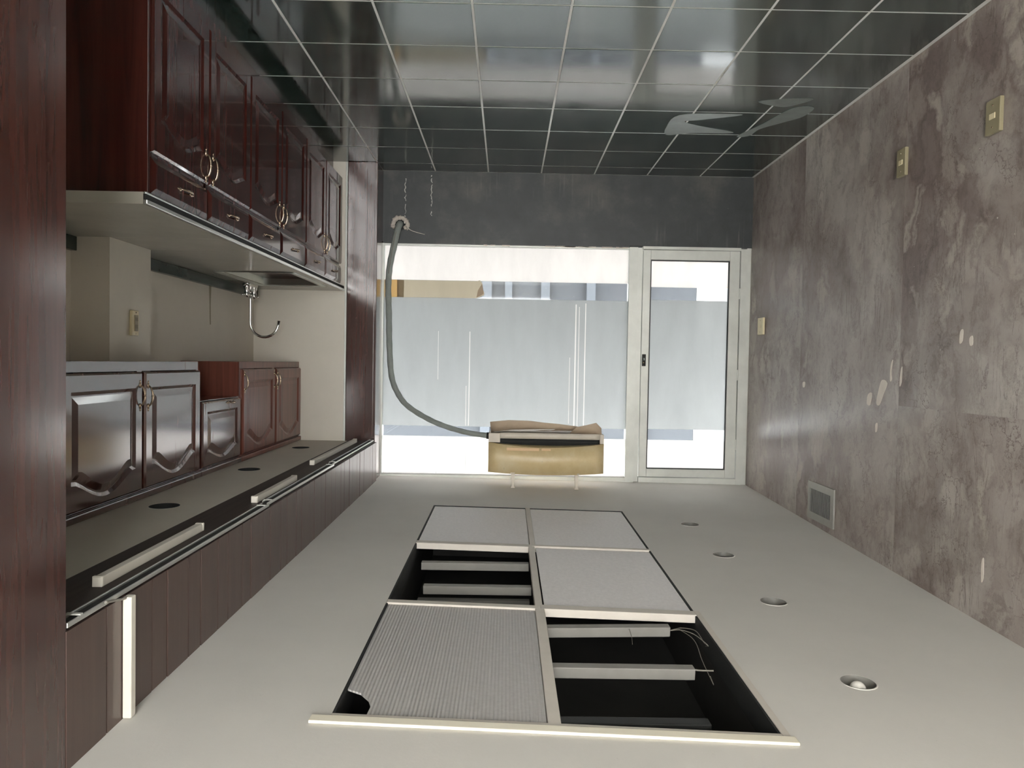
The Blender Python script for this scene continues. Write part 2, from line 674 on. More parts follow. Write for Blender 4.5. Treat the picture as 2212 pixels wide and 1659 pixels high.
def tile_at(x0, x1, y0, y1):
    w, d = round(x1 - x0, 4), round(y1 - y0, 4)
    if (w, d) not in proto:
        bm_ = MB()
        hx, hy, c = w / 2, d / 2, 0.0015
        bm_.v = [(-hx, -hy, -0.004), (hx, -hy, -0.004), (hx, hy, -0.004), (-hx, hy, -0.004),
                 (-hx, -hy, -c), (hx, -hy, -c), (hx, hy, -c), (-hx, hy, -c),
                 (-hx + c, -hy + c, 0), (hx - c, -hy + c, 0), (hx - c, hy - c, 0), (-hx + c, hy - c, 0)]
        for a in (0, 4):
            for i in range(4):
                j = (i + 1) % 4
                bm_.f.append((a + i, a + j, a + 4 + j, a + 4 + i))
        bm_.f.append((8, 9, 10, 11))
        bm_.sm = [False] * len(bm_.f)
        proto[(w, d)] = bm_.mesh('tile', MAT['tile'])
    o = bpy.data.objects.new('tile', proto[(w, d)])
    COL.objects.link(o)
    o.parent = floor
    o.location = ((x0 + x1) / 2, (y0 + y1) / 2, random.uniform(-0.0006, 0.0006))
    o.rotation_euler = (random.uniform(-1, 1) * 0.0012, random.uniform(-1, 1) * 0.0012, 0)
    return o


for i in range(8):
    xa = tx0 + i * PX
    xb = min(xa + PX, 1.40)
    for j in range(-1, 14):
        ya = ty0 - j * PY
        yb = ya + PY
        if j == -1:
            ya, yb = ty0, FAR - 0.01
        else:
            ya, yb = ty0 - (j + 1) * PY, ty0 - j * PY
        tile_at(xa + GR / 2, xb - GR / 2, ya + GR / 2, yb - GR / 2)


def smear(pts, label):
    mb = MB().prism([(x, y, 0.0012) for x, y in pts], (0, 0, 0.0012))
    o = mb.build('glue_smear', 'smear', floor)
    part_label(o, label)


def curve_loop(pts, n=5):
    P = [Vector((x, y, 0)) for x, y in pts]
    k = len(P)
    out = []
    for i in range(k):
        a, b, c, d = P[i - 1], P[i], P[(i + 1) % k], P[(i + 2) % k]
        for s in range(n):
            t = s / n
            q = 0.5 * ((2 * b) + (c - a) * t + (2 * a - 5 * b + 4 * c - d) * t * t + (3 * b - a - 3 * c + d) * t ** 3)
            out.append((q.x, q.y))
    return out


smear(curve_loop([(-1.04, 4.62), (-1.32, 4.58), (-1.42, 4.60), (-1.20, 4.70), (-1.10, 4.74), (-1.22, 4.82), (-1.45, 4.92), (-1.44, 4.96), (-1.2, 4.97), (-1.05, 5.02), (-1.01, 4.86)]),
      'pale dried glue smear with two fingers')
smear(curve_loop([(-1.44, 4.36), (-1.62, 4.30), (-1.74, 4.30), (-1.68, 4.40), (-1.60, 4.44)]), 'thin pale glue smear')
smear(curve_loop([(-1.68, 4.46), (-1.80, 4.44), (-1.80, 4.60), (-1.72, 4.72), (-1.62, 4.86), (-1.60, 5.0), (-1.52, 5.02), (-1.60, 4.76)]), 'long scuffed glue smear')

# ------------------------------------------------------------------ ceiling with light well and spot holes
WX0, WX1, WY0, WY1 = -0.795, 0.475, 2.03, 4.965
SPOTS = [(-1.186, 2.425), (-1.187, 3.212), (-1.183, 3.948), (-1.173, 4.64)]
cm = sheet_with_holes((XR - 0.05, 1.12, -2.7, FAR + 0.1),
                      [square_hole(WX0, WX1, WY0, WY1)] + [round_hole(x, y, 0.055) for x, y in SPOTS], ceil, 12, 26)
ceiling = struct(cm.build('ceiling', 'ceiling'), 'grey white painted ceiling')
if ceiling.data.polygons[0].normal.z < 0:
    ceiling.data.flip_normals()
sm_ = ceiling.modifiers.new('thickness', 'SOLIDIFY')
sm_.thickness = 0.012
sm_.offset = 1.0
HOLES = [(1.460, 3.175), (1.474, 4.262), (1.480, 5.352)]
so = sheet_with_holes((XH, XB + 0.03, 1.62, YE + 0.03), [round_hole(x, y, 0.062) for x, y in HOLES], lambda x, y: ZS, 4, 12)
soffit = struct(so.build('ceiling_soffit', 'beige'), 'low beige ceiling over the kitchen recess with three open holes')

# ------------------------------------------------------------------ walls
rw = struct(B(XR - 0.14, XR - 0.006, -2.7, FAR + 0.15, -0.1, 3.0).build('wall_right', 'beige'), 'wall covered in mauve grey marbled sheets')
sheets = [(-2.6, -1.4), (-1.4, -0.1), (-0.1, 1.2), (1.2, 2.48), (2.48, 3.76), (3.76, 5.04), (5.04, FAR)]
for i, (a, b) in enumerate(sheets):
    cuts = [(0.0, 1.735), (1.735, 2.72)] if i in (2, 3, 4) else [(0.0, 2.72)]
    for z0, z1 in cuts:
        k = random.uniform(0.0, 0.0025)
        B(XR - 0.006, XR + k, a + 0.0006, b - 0.0006, z0, z1).build('marbled_sheet', 'marble', rw, org=(XR, (a + b) / 2, (z0 + z1) / 2))


def patch(yc, zc, pts, name='bare_patch'):
    ring = curve_loop(pts, 3)
    mb = MB().prism([(XR + 0.0022, yc + u, zc + w) for u, w in ring], (0.0012, 0, 0))
    part_label(mb.build(name, 'patch', rw), 'chipped spot of bare white plaster')


patch(3.925, 1.682, [(-0.055, -0.06), (0.0, -0.075), (0.03, -0.03), (0.055, 0.05), (0.02, 0.06), (-0.02, 0.0)])
patch(4.055, 1.712, [(-0.025, -0.03), (0.02, -0.02), (0.03, 0.03), (-0.01, 0.035)])
patch(3.83, 1.56, [(-0.01, -0.06), (0.012, -0.03), (0.014, 0.05), (-0.006, 0.04), (0.002, 0.0)])
patch(3.74, 1.585, [(-0.012, -0.05), (0.004, -0.02), (0.01, 0.05), (-0.01, 0.03)])
patch(3.97, 1.86, [(-0.01, -0.02), (0.012, -0.01), (0.01, 0.03), (-0.008, 0.02)])
patch(4.96, 1.66, [(-0.02, -0.015), (0.02, -0.01), (0.015, 0.02), (-0.015, 0.018)])
patch(3.25, 1.40, [(-0.012, -0.03), (0.01, -0.02), (0.012, 0.03), (-0.01, 0.02)])
patch(3.18, 1.42, [(-0.01, -0.02), (0.012, -0.01), (0.008, 0.02), (-0.012, 0.018)])
patch(3.05, 2.38, [(-0.006, -0.05), (0.008, -0.03), (0.006, 0.05), (-0.008, 0.03)])

wf = struct(B(XR - 0.02, 1.30, FAR, FAR + 0.12, -0.1, 0.575).build('wall_far', 'band'), 'scuffed charcoal painted wall band under shop window and door')
B(-0.99, 1.03, FAR - 0.012, FAR + 0.10, 0.575, 0.588).build('sill', 'band', wf)
# old white paint runs down to the floor
for x, z0, z1 in ((0.855, 0.06, 0.40), (0.64, 0.03, 0.36)):
    n = 26
    mb = MB()
    prev = None
    for k in range(n + 1):
        z = z0 + (z1 - z0) * k / n
        w = random.uniform(0.001, 0.005)
        dx = random.uniform(-0.007, 0.007)
        cur = ((x + dx - w, FAR - 0.0012, z), (x + dx + w, FAR - 0.0012, z))
        if prev and random.random() < 0.7:
            mb.quad([prev[0], prev[1], cur[1], cur[0]])
        prev = cur
    o = mb.build('paint_run', 'vent', wf)
    o.modifiers.new('thickness', 'SOLIDIFY').thickness = 0.001
# crumbs of old sealant left along the sill
for k in range(16):
    x = random.uniform(-0.95, 0.25)
    w = random.uniform(0.02, 0.09)
    B(x - w / 2, x + w / 2, FAR - 0.010, FAR + 0.012, 0.588, 0.588 + random.uniform(0.003, 0.009)).build('sealant_crumb', 'patch', wf)

wl = struct(B(XB, XB + 0.1, 1.6, YE + 0.12, -0.1, 2.7).build('wall_left', 'beige'), 'beige back wall of the kitchen recess')
struct(B(1.822, XB, 3.41, 3.80, 0, ZS + 0.01).build('wall_pier', 'beige'), 'beige wall pier behind the worktop carrying the ivory outlet')
struct(B(1.27, XB, YE, YE + 0.12, -0.1, 2.7).build('wall_recess_end', 'beige'), 'beige end wall of the kitchen recess beside the wooden column')
struct(B(1.30, XB, 1.60, 1.70, -0.1, 2.7).build('wall_recess_near', 'beige'), 'beige near wall closing the kitchen recess')
struct(B(1.04, 1.3, -2.7, 0.9, -0.1, 2.75).build('wall_left_rear', 'beige'), 'beige side wall behind the photographer')
wb = MB()  # opening invented and kept narrow so the fill misses the recess
wb.box(XR - 0.1, -0.85, -2.72, -2.6, -0.1, 2.75)
wb.box(0.85, 1.3, -2.72, -2.6, -0.1, 2.75)
wb.box(-0.85, 0.85, -2.72, -2.6, -0.1, 0.25)
wb.box(-0.85, 0.85, -2.72, -2.6, 2.42, 2.75)
struct(wb.build('wall_back', 'beige', fix=False), 'unseen back wall behind the photographer, with an opening made for the fill light')

o = MB().prism([(XB - 0.0012, 4.98, 1.06), (XB - 0.0012, 5.02, 1.06), (XB - 0.0012, 5.01, 1.2), (XB - 0.0012, 5.014, 1.33), (XB - 0.0012, 4.998, 1.33), (XB - 0.0012, 4.992, 1.2)], (0.001, 0, 0)).build('brown_stain', MAT['ivory_old'], wl)
# stone upstand along the worktop
tr = struct(MB().box(XB - 0.03, XB, 3.80, YE, 1.01, 1.075).build('trim_1', 'green_stone', bevel=0.003), 'low dark green stone upstand behind the worktop')
MB().box(XB - 0.03, XB, 2.66, 3.41, 1.01, 1.075).build('upstand', 'green_stone', tr, bevel=0.003)

# far wooden column
colm = struct(B(1.035, 1.268, YE - 0.008, FAR + 0.1, 0, 2.62).build('trim_2', 'pier_wood', bevel=0.004), 'mahogany column between the kitchen recess and shop window')
B(1.055, 1.115, YE - 0.013, YE - 0.006, 0.0, ZS).build('batten_strip', 'pier_wood', colm, bevel=0.002)
B(1.27, 1.286, YE - 0.010, YE, 0.0, ZS).build('edge_strip', 'alu', colm, bevel=0.002)

# near wooden pier at the edge of the frame
pier = struct(B(1.03, 1.30, 0.90, 1.715, 0, 2.62).build('trim_3', 'pier_wood'), 'tall mahogany clad pier nearest the camera')
for a, b in ((0.902, 1.27), (1.274, 1.641), (1.6455, 1.722)):
    B(XV - (0.004 if b < 1.7 else 0.0), 1.032, a, b, 0.0, 2.60).build('wood_panel', 'pier_wood', pier, bevel=0.0008)

# ------------------------------------------------------------------ wooden header over the recess, boarded face
hd = struct(B(XV + 0.016, XH, 1.715, YE + 0.1, ZS, 2.62).build('trim_4', 'board_dark'), 'wooden header boarded with upright planks along the ceiling')
edges = []
y = 2.142 - 2 * 0.2455
while y < YE:
    edges += [y, y + 0.097]
    y += 0.2455
edges = [1.718] + [e for e in edges if 1.75 < e < YE - 0.03] + [YE - 0.004]
for a, b in zip(edges[:-1], edges[1:]):
    k = random.uniform(0, 0.002)
    o = B(XV - k, XV + 0.018, a + 0.0026, b - 0.0026, ZS + 0.006, 2.60).build('plank', 'board', hd, bevel=0.001, org=(XV, (a + b) / 2, 2.3))
B(XV + 0.02, XH - 0.01, 1.72, YE - 0.01, ZS - 0.006, ZS).build('underside_board', 'board_dark', hd)

# ------------------------------------------------------------------ shop window
win = struct(MB().box(-1.063, -0.993, FAR - 0.005, FAR + 0.085, 0.585, 2.60)
             .box(1.022, 1.036, FAR + 0.0, FAR + 0.07, 0.588, 2.55)
             .box(-0.993, 1.022, FAR + 0.0, FAR + 0.08, 2.49, 2.60)
             .box(-0.993, 1.022, FAR + 0.01, FAR + 0.07, 0.586, 0.602)
             .build('window_1', 'alu', fix=False), 'wide shop window with frosted film bands in aluminium frame')
B(-0.993, 1.022, FAR + 0.036, FAR + 0.044, 0.60, 2.495).build('pane', 'glass', win)
YF = FAR + 0.033


def film(z0, z1, mat, x0=-0.991, x1=1.02, par=None, y=YF):
    return B(x0, x1, y, y + 0.0025, z0, z1).build('frosted_film', mat, par or win)


part_label(film(0.602, 0.882, 'film_white'), 'white frosted film band')
RUNS = [(-0.565, 1.06, 2.08, 0.005), (-0.592, 1.08, 2.08, 0.003), (-0.645, 1.05, 2.08, 0.004), (-0.52, 1.5, 2.05, 0.0025),
        (0.31, 1.30, 2.08, 0.0035), (0.335, 1.75, 2.08, 0.0025), (0.57, 1.3, 1.7, 0.002)]
fm = sheet_with_holes((-0.991, 1.02, 1.026, 2.087), [square_hole(x - w, x + w, a, b) for x, a, b, w in RUNS], lambda x, y: 0.0, 3, 2)
fm.v = [(x, YF, z) for x, z, _ in fm.v]
fo = fm.build('frosted_film', 'film_grey', win)
fo.modifiers.new('thickness', 'SOLIDIFY').thickness = 0.0025
part_label(fo, 'grey frosted film band')
part_label(film(2.172, 2.49, 'film_white'), 'white frosted film band')
# kraft paper over the clear slot
pts = [(0.915, 0.884), (0.26, 0.884), (0.235, 0.875), (0.215, 0.90), (0.228, 0.93), (0.195, 0.975), (0.20, 1.0), (0.262, 1.024), (0.915, 1.026)]
part_label(MB().prism([(x, YF - 0.004, z) for x, z in pts], (0, 0.002, 0)).build('paper_strip', 'kraft', win), 'torn kraft paper strip')
part_label(MB().prism([(0.215, YF - 0.005, 0.90), (0.20, YF - 0.03, 0.99), (0.262, YF - 0.005, 1.02), (0.25, YF - 0.005, 0.96)], (0, 0.0015, 0)).build('paper_curl', 'cardboard', win), 'curled torn paper end')
part_label(B(0.902, 1.02, YF - 0.006, YF - 0.0035, 0.884, 1.026).build('tape_strip', 'window_tape', win), 'orange tan tape')
part_label(B(0.86, 0.915, YF - 0.0065, YF - 0.0045, 0.884, 1.026).build('tape_strip', 'kraft', win), 'brown tape lap')
# runs where the grey layer has washed off
for x, a, b, w in RUNS:
    B(x - w, x + w, YF, YF + 0.0025, a, b).build('washed_run', 'film_white', win)
for x, a, b in ((0.575, 2.18, 2.48), (0.33, 2.2, 2.46)):
    B(x - 0.0015, x + 0.0015, YF - 0.001, YF - 0.0002, a, b).build('scratch', 'film_grey', win)

# ------------------------------------------------------------------ glazed door
dr = struct(MB().box(-1.105, -1.063, FAR + 0.030, FAR + 0.09, 0.585, 2.60)
            .box(-1.965, -1.912, FAR - 0.004, FAR + 0.09, 0.585, 2.60)
            .box(-1.912, -1.105, FAR + 0.0, FAR + 0.09, 2.483, 2.60)
            .box(-1.912, -1.105, FAR + 0.0, FAR + 0.09, 0.575, 0.598)
            .box(XR, -1.965, FAR + 0.01, FAR + 0.09, 0.575, 2.60)
            .build('door_1', 'alu', fix=False), 'narrow glazed door in an aluminium frame beside the shop window')
YD = FAR + 0.012
for nm, bx_ in (('stile', (-1.172, -1.109, 0.602, 2.478)), ('stile', (-1.908, -1.826, 0.602, 2.478)),
                ('rail', (-1.826, -1.172, 2.412, 2.478)), ('rail', (-1.826, -1.172, 0.602, 0.682))):
    B(bx_[0], bx_[1], YD, YD + 0.05, bx_[2], bx_[3]).build(nm, 'alu', dr, bevel=0.003)
seal = MB()
seal.box(-1.180, -1.172, YD + 0.006, YD + 0.03, 0.682, 2.412)
seal.box(-1.826, -1.818, YD + 0.006, YD + 0.03, 0.682, 2.412)
seal.box(-1.818, -1.180, YD + 0.006, YD + 0.03, 0.682, 0.690)
seal.box(-1.818, -1.180, YD + 0.006, YD + 0.03, 2.404, 2.412)
part_label(seal.build('glazing_seal', 'seal', dr, fix=False), 'black rubber glazing seal')
B(-1.82, -1.178, YD + 0.024, YD + 0.032, 0.688, 2.406).build('pane', 'glass', dr)
YG = YD + 0.020
for z0, z1, m in ((0.69, 0.905, 'film_white'), (1.012, 2.082, 'film_grey'), (2.172, 2.404, 'film_white')):
    film(z0, z1, m, -1.818, -1.18, dr, YG)
lk = B(-1.146, -1.116, YD - 0.014, YD, 1.462, 1.560).build('lock_plate', 'housing', dr, bevel=0.003)
MB().lathe((-1.1275, YD - 0.012, 1.53), [(0.0, -0.010), (0.006, -0.010), (0.007, 0.0)], 14, 'y').build('lock_cylinder', 'bronze', lk)
MB().tube([(-1.1275, YD - 0.012, 1.495), (-1.1275, YD - 0.035, 1.495), (-1.1275, YD - 0.038, 1.512)], 0.004, 8).build('latch_lever', 'steel', lk)
for z in (0.95, 1.62, 2.2):
    B(-1.914, -1.905, YD - 0.006, YD + 0.02, z - 0.045, z + 0.045).build('hinge', 'alu', dr, bevel=0.002)

# ------------------------------------------------------------------ outside the shop
struct(B(-12, 14, FAR + 0.16, 22, 0.40, 0.50).build('ground_street', 'street'), 'pale concrete street outside the window')
fc = struct(B(-2.41, 9, 9.5, 9.8, 0.5, 2.6).build('exterior_facade', 'facade'), 'blue grey facade seen through the clear glass slots')
for x in (0.33, 0.04, -0.42, -1.0, -1.66):
    w = random.uniform(0.08, 0.2)
    B(x - w, x, 9.43, 9.52, 0.5, 2.6).build('pilaster', 'facade_light', fc)

struct(B(-12, -2.415, 9.5, 9.8, 0.5, 2.6).build('exterior_sky_screen', 'sky_screen'), 'pale wall added outside the glazed door to hide bright sky')  # screen added to keep raw sky out of the clear slots

# ------------------------------------------------------------------ cabinet joinery
def door_front(y0, y1, z0, z1, x, name, mat, parent, side=0.062, low=0.075, high=0.075, hump=0.05, thick=0.02, groove=0.007, arch=True):
    """cathedral door: flat frame, sunken groove and raised field with an arched top; faces -X"""
    def outline(ins):
        a, b = y0 + side + ins, y1 - side - ins
        lo, hi = z0 + low + ins, z1 - high - ins - (hump if arch else 0)
        pts, ref = [], []
        n = 16
        for k in range(5):
            pts.append((a, lo + (hi - lo) * k / 4))
            ref.append((y0, z0 + (z1 - z0) * k / 4))
        for k in range(1, n):
            t = k / n
            bump = 0.0
            if arch:
                q = min(1.0, max(0.0, (t - 0.04) / 0.92))
                bump = hump * (0.5 - 0.5 * math.cos(2 * math.pi * q)) ** 0.65
            pts.append((a + (b - a) * t, hi + bump))
            ref.append((y0 + (y1 - y0) * t, z1))
        for k in range(5):
            pts.append((b, hi + (lo - hi) * k / 4))
            ref.append((y1, z1 + (z0 - z1) * k / 4))
        for k in range(1, n):
            t = k / n
            pts.append((b + (a - b) * t, lo))
            ref.append((y1 + (y0 - y1) * t, z0))
        return pts, ref
    o1, ref = outline(0.0)
    o2, _ = outline(0.014)
    o3, _ = outline(0.020)
    o4, _ = outline(0.048)
    e = 0.008
    yc, zc = (y0 + y1) / 2, (z0 + z1) / 2

    def shrink(p):
        return (p[0] + (e if p[0] < yc else -e), p[1] + (e if p[1] < zc else -e))
    rings = [[(x + thick, *p) for p in ref], [(x + e, *p) for p in ref], [(x, *shrink(p)) for p in ref],
             [(x, *p) for p in o1], [(x + groove, *p) for p in o2], [(x + groove, *p) for p in o3], [(x + 0.001, *p) for p in o4]]
    mb = MB()
    k = len(ref)
    for r in rings:
        mb.v += r
    for i in range(len(rings) - 1):
        for j in range(k):
            q = (j + 1) % k
            mb.f.append((i * k + j, i * k + q, (i + 1) * k + q, (i + 1) * k + j))
            mb.sm.append(False)
    mb.f.append(tuple((len(rings) - 1) * k + j for j in range(k)))
    mb.f.append(tuple(j for j in reversed(range(k))))
    mb.sm += [False, False]
    return mb.build(name, mat, parent)


def drawer_front(y0, y1, z0, z1, x, mat, parent, thick=0.02):
    """slab with a wide bevelled margin; faces -X"""
    c = 0.022
    mb = MB()
    mb.v = [(x + thick, y0, z0), (x + thick, y1, z0), (x + thick, y1, z1), (x + thick, y0, z1),
            (x + 0.010, y0, z0), (x + 0.010, y1, z0), (x + 0.010, y1, z1), (x + 0.010, y0, z1),
            (x, y0 + c, z0 + c), (x, y1 - c, z0 + c), (x, y1 - c, z1 - c), (x, y0 + c, z1 - c)]
    for a in (0, 4):
        for i in range(4):
            j = (i + 1) % 4
            mb.f.append((a + i, a + j, a + 4 + j, a + 4 + i))
    mb.f += [(8, 9, 10, 11), (3, 2, 1, 0)]
    mb.sm = [False] * len(mb.f)
    return mb.build('drawer', mat, parent)


def bow_handle(y, z, x, parent, vertical, L=0.10, mat='bronze'):
    """bow pull with leaf shaped ends, standing off the front at x"""
    ax = Vector((0, 0, 1)) if vertical else Vector((0, 1, 0))
    c = Vector((x, y, z))
    path = []
    for k in range(13):
        t = k / 12
        path.append(c + ax * (L * (t - 0.5)) + Vector((-1, 0, 0)) * (0.004 + 0.017 * math.sin(math.pi * t) ** 0.6))
    rad = [0.0035 + 0.002 * math.sin(math.pi * k / 12) for k in range(13)]
    mb = MB().tube(path, rad, 8)
    for s in (-1, 1):
        q = c + ax * (s * L * 0.52)
        if vertical:
            mb.ball(q, 0.006, 0.008, 0.014, 10, 6)
            mb.ball(q + ax * s * 0.015, 0.004, 0.004, 0.008, 8, 5)
        else:
            mb.ball(q, 0.006, 0.014, 0.008, 10, 6)
            mb.ball(q + ax * s * 0.015, 0.004, 0.008, 0.004, 8, 5)
    mb.ball(path[6], 0.007, 0.007, 0.007, 8, 6)
    return mb.build('handle', mat, parent)


# base units, three double ones
XD = 1.31
Y0, PITCH = 2.745, (YE - 0.008 - 2.745) / 6
labels = ['base cabinet pair of arched mahogany doors next to its dark end panel',
          'mahogany base cabinet in the middle of the row of three',
          'mahogany base cabinet against the end wall by the wooden column']
for u in range(3):
    a, b = Y0 + 2 * u * PITCH, Y0 + 2 * (u + 1) * PITCH - 0.001
    t = thing('base_cabinet', (1.65, (a + b) / 2, 0), labels[u], 'cabinet', 'mahogany base cabinets under the worktop')
    mb = MB()
    th = 0.018
    mb.box(XD + 0.022, 1.97 if b < 3.4 else (1.815 if a < 3.9 else 1.965), a, a + th, 0.12, 0.962)
    mb.box(XD + 0.022, 1.815 if a < 3.9 else 1.965, b - th, b, 0.12, 0.962)
    mb.box(XD + 0.022, 1.80, a + th, b - th, 0.12, 0.14)
    mb.box(XD + 0.022, 1.80, a + th, b - th, 0.944, 0.962)
    mb.box(1.805, 1.815, a + th, b - th, 0.14, 0.944)
    mb.box(XD + 0.022, XD + 0.06, a + th, b - th, 0.80, 0.815)
    mb.box(XD + 0.022, XD + 0.06, (a + b) / 2 - 0.012, (a + b) / 2 + 0.012, 0.14, 0.944)
    mb.build('carcass', 'mahogany', t, fix=False)
    B(1.385, 1.40, a, b, 0.0, 0.12).build('toe_board', 'mahogany', t)
    if u == 0:
        B(XD + 0.01, 1.815, a - 0.018, a - 0.0005, 0.0, 0.962).build('end_panel', 'mahogany', t, bevel=0.0008)
    for s in range(2):
        ya, yb = a + s * PITCH + 0.004, a + (s + 1) * PITCH - 0.004
        d = door_front(ya, yb, 0.125, 0.800, XD, 'door', 'mahogany', t)
        hy = yb - 0.034 if s == 0 else ya + 0.034
        bow_handle(hy, 0.725, XD, d, True)
        w = drawer_front(ya, yb, 0.818, 0.952, XD, 'mahogany', t)
        bow_handle((ya + yb) / 2 + 0.02, 0.885, XD, w, False)

# worktop with an opening for the sink
SX0, SX1, SY0, SY1 = 1.385, 1.80, 4.69, 5.50
wt = thing('worktop', (1.6, 4.2, 0.97), 'long grey worktop with a bright metal edge over base cabinets', 'worktop')
hs = sheet_with_holes((1.300, XB - 0.001, 3.785, YE - 0.001), [square_hole(SX0, SX1, SY0, SY1)], lambda x, y: 1.01, 5, 12)
for nm, mb in (('slab', hs),):
    o = mb.build(nm, 'counter', wt)
    s_ = o.modifiers.new('thickness', 'SOLIDIFY')
    s_.thickness = 0.04
    s_.offset = 0.0
    s_.offset = -1.0
    # make sure the sheet faces up so that it thickens downward
    if o.data.polygons[0].normal.z < 0:
        o.data.flip_normals()
B(1.300, 1.821, 3.412, 3.783, 0.97, 1.01).build('slab', 'counter', wt)
B(1.300, XB - 0.031, 2.66, 3.409, 0.97, 1.01).build('slab', 'counter', wt)
for z0, z1, dx in ((0.994, 1.0105, 0.0), (0.966, 0.974, 0.004)):
    MB().box(1.286 + dx, 1.3005, 2.655, YE - 0.002, z0, z1).build('edge_strip', 'alu_bright', wt, bevel=0.003)
B(1.291, 1.3005, 2.655, YE - 0.002, 0.9745, 0.9935).build('edge_core', 'black', wt)
B(1.300, 1.99, 2.652, 2.6595, 0.968, 1.0105).build('end_strip', 'counter', wt)

# stainless sink
sk = thing('sink', ((SX0 + SX1) / 2, (SY0 + SY1) / 2, 0.85), 'stainless steel sink bowl set in the worktop by the faucet', 'sink')


def rr(x0, x1, y0, y1, r, z, n=5):
    out = []
    for cx, cy, a0 in ((x1 - r, y1 - r, 0), (x0 + r, y1 - r, 90), (x0 + r, y0 + r, 180), (x1 - r, y0 + r, 270)):
        for k in range(n + 1):
            a = math.radians(a0 + 90 * k / n)
            out.append((cx + r * math.cos(a), cy + r * math.sin(a), z))
    return out


def loft(rings, cap_last=True):
    mb = MB()
    k = len(rings[0])
    for r in rings:
        mb.v += r
    for i in range(len(rings) - 1):
        for j in range(k):
            q = (j + 1) % k
            mb.f.append((i * k + j, i * k + q, (i + 1) * k + q, (i + 1) * k + j))
            mb.sm.append(True)
    if cap_last:
        mb.f.append(tuple((len(rings) - 1) * k + j for j in range(k)))
        mb.sm.append(False)
    return mb


g = 0.004
sb = loft([rr(SX0 - 0.045, SX1 + 0.055, SY0 - 0.03, SY1 + 0.03, 0.03, 1.0105),
           rr(SX0 - 0.043, SX1 + 0.053, SY0 - 0.028, SY1 + 0.028, 0.03, 1.0145),
           rr(SX0 - 0.010, SX1 + 0.010, SY0 - 0.010, SY1 + 0.010, 0.04, 1.0145),
           rr(SX0 + g, SX1 - g, SY0 + g, SY1 - g, 0.05, 1.004),
           rr(SX0 + 0.014, SX1 - 0.014, SY0 + 0.014, SY1 - 0.014, 0.06, 0.90),
           rr(SX0 + 0.05, SX1 - 0.05, SY0 + 0.05, SY1 - 0.05, 0.05, 0.875)])
sb.build('bowl', 'steel', sk)
MB().lathe(((SX0 + SX1) / 2, (SY0 + SY1) / 2, 0.8755), [(0.0, 0.001), (0.02, 0.001), (0.026, 0.004), (0.04, 0.004), (0.042, 0.0)], 20).build('drain', 'chrome', sk)

# faucet
FX, FY = 1.885, 5.45
fa = thing('faucet', (FX, FY, 1.015), 'chrome gooseneck faucet with two cross handles behind the sink', 'faucet')
loft([rr(FX - 0.03, FX + 0.03, FY - 0.10, FY + 0.10, 0.028, 1.0147), rr(FX - 0.028, FX + 0.028, FY - 0.098, FY + 0.098, 0.026, 1.032)]).build('base_plate', 'chrome', fa)
neck = [(FX, FY, 1.03), (FX, FY, 1.12), (FX, FY, 1.22), (FX, FY, 1.29)]
for k in range(1, 15):
    a = math.pi * 0.93 * k / 14
    neck.append((FX - 0.10 + 0.10 * math.cos(a), FY - 0.0 + 0.02 * (k / 14), 1.29 + 0.105 * math.sin(a)))
neck.append((FX - 0.203, FY + 0.022, 1.275))
MB().tube(neck, [0.013, 0.011, 0.010] + [0.0095] * (len(neck) - 4) + [0.0115], 12).build('spout', 'chrome', fa)
MB().lathe((FX, FY, 1.03), [(0.022, 0.0), (0.022, 0.03), (0.014, 0.04), (0.0, 0.04)], 16).build('spout_collar', 'chrome', fa)
for s in (-1, 1):
    hy = FY + s * 0.075
    k = MB().lathe((FX, hy, 1.03), [(0.024, 0.0), (0.024, 0.012), (0.016, 0.028), (0.02, 0.055), (0.021, 0.072), (0.012, 0.082), (0.0, 0.084)], 16).build('tap', 'chrome', fa)
    mb = MB()
    for a in range(4):
        an = math.pi / 4 + a * math.pi / 2
        dx, dy = math.cos(an), math.sin(an)
        mb.tube([(FX, hy, 1.095), (FX + dx * 0.03, hy + dy * 0.03, 1.097)], 0.0055, 8)
        mb.ball((FX + dx * 0.033, hy + dy * 0.033, 1.097), 0.008, 0.008, 0.008, 10, 6)
    mb.build('cross_handle', 'chrome', k)

# wall units
XU = 1.634
ZB = 1.575


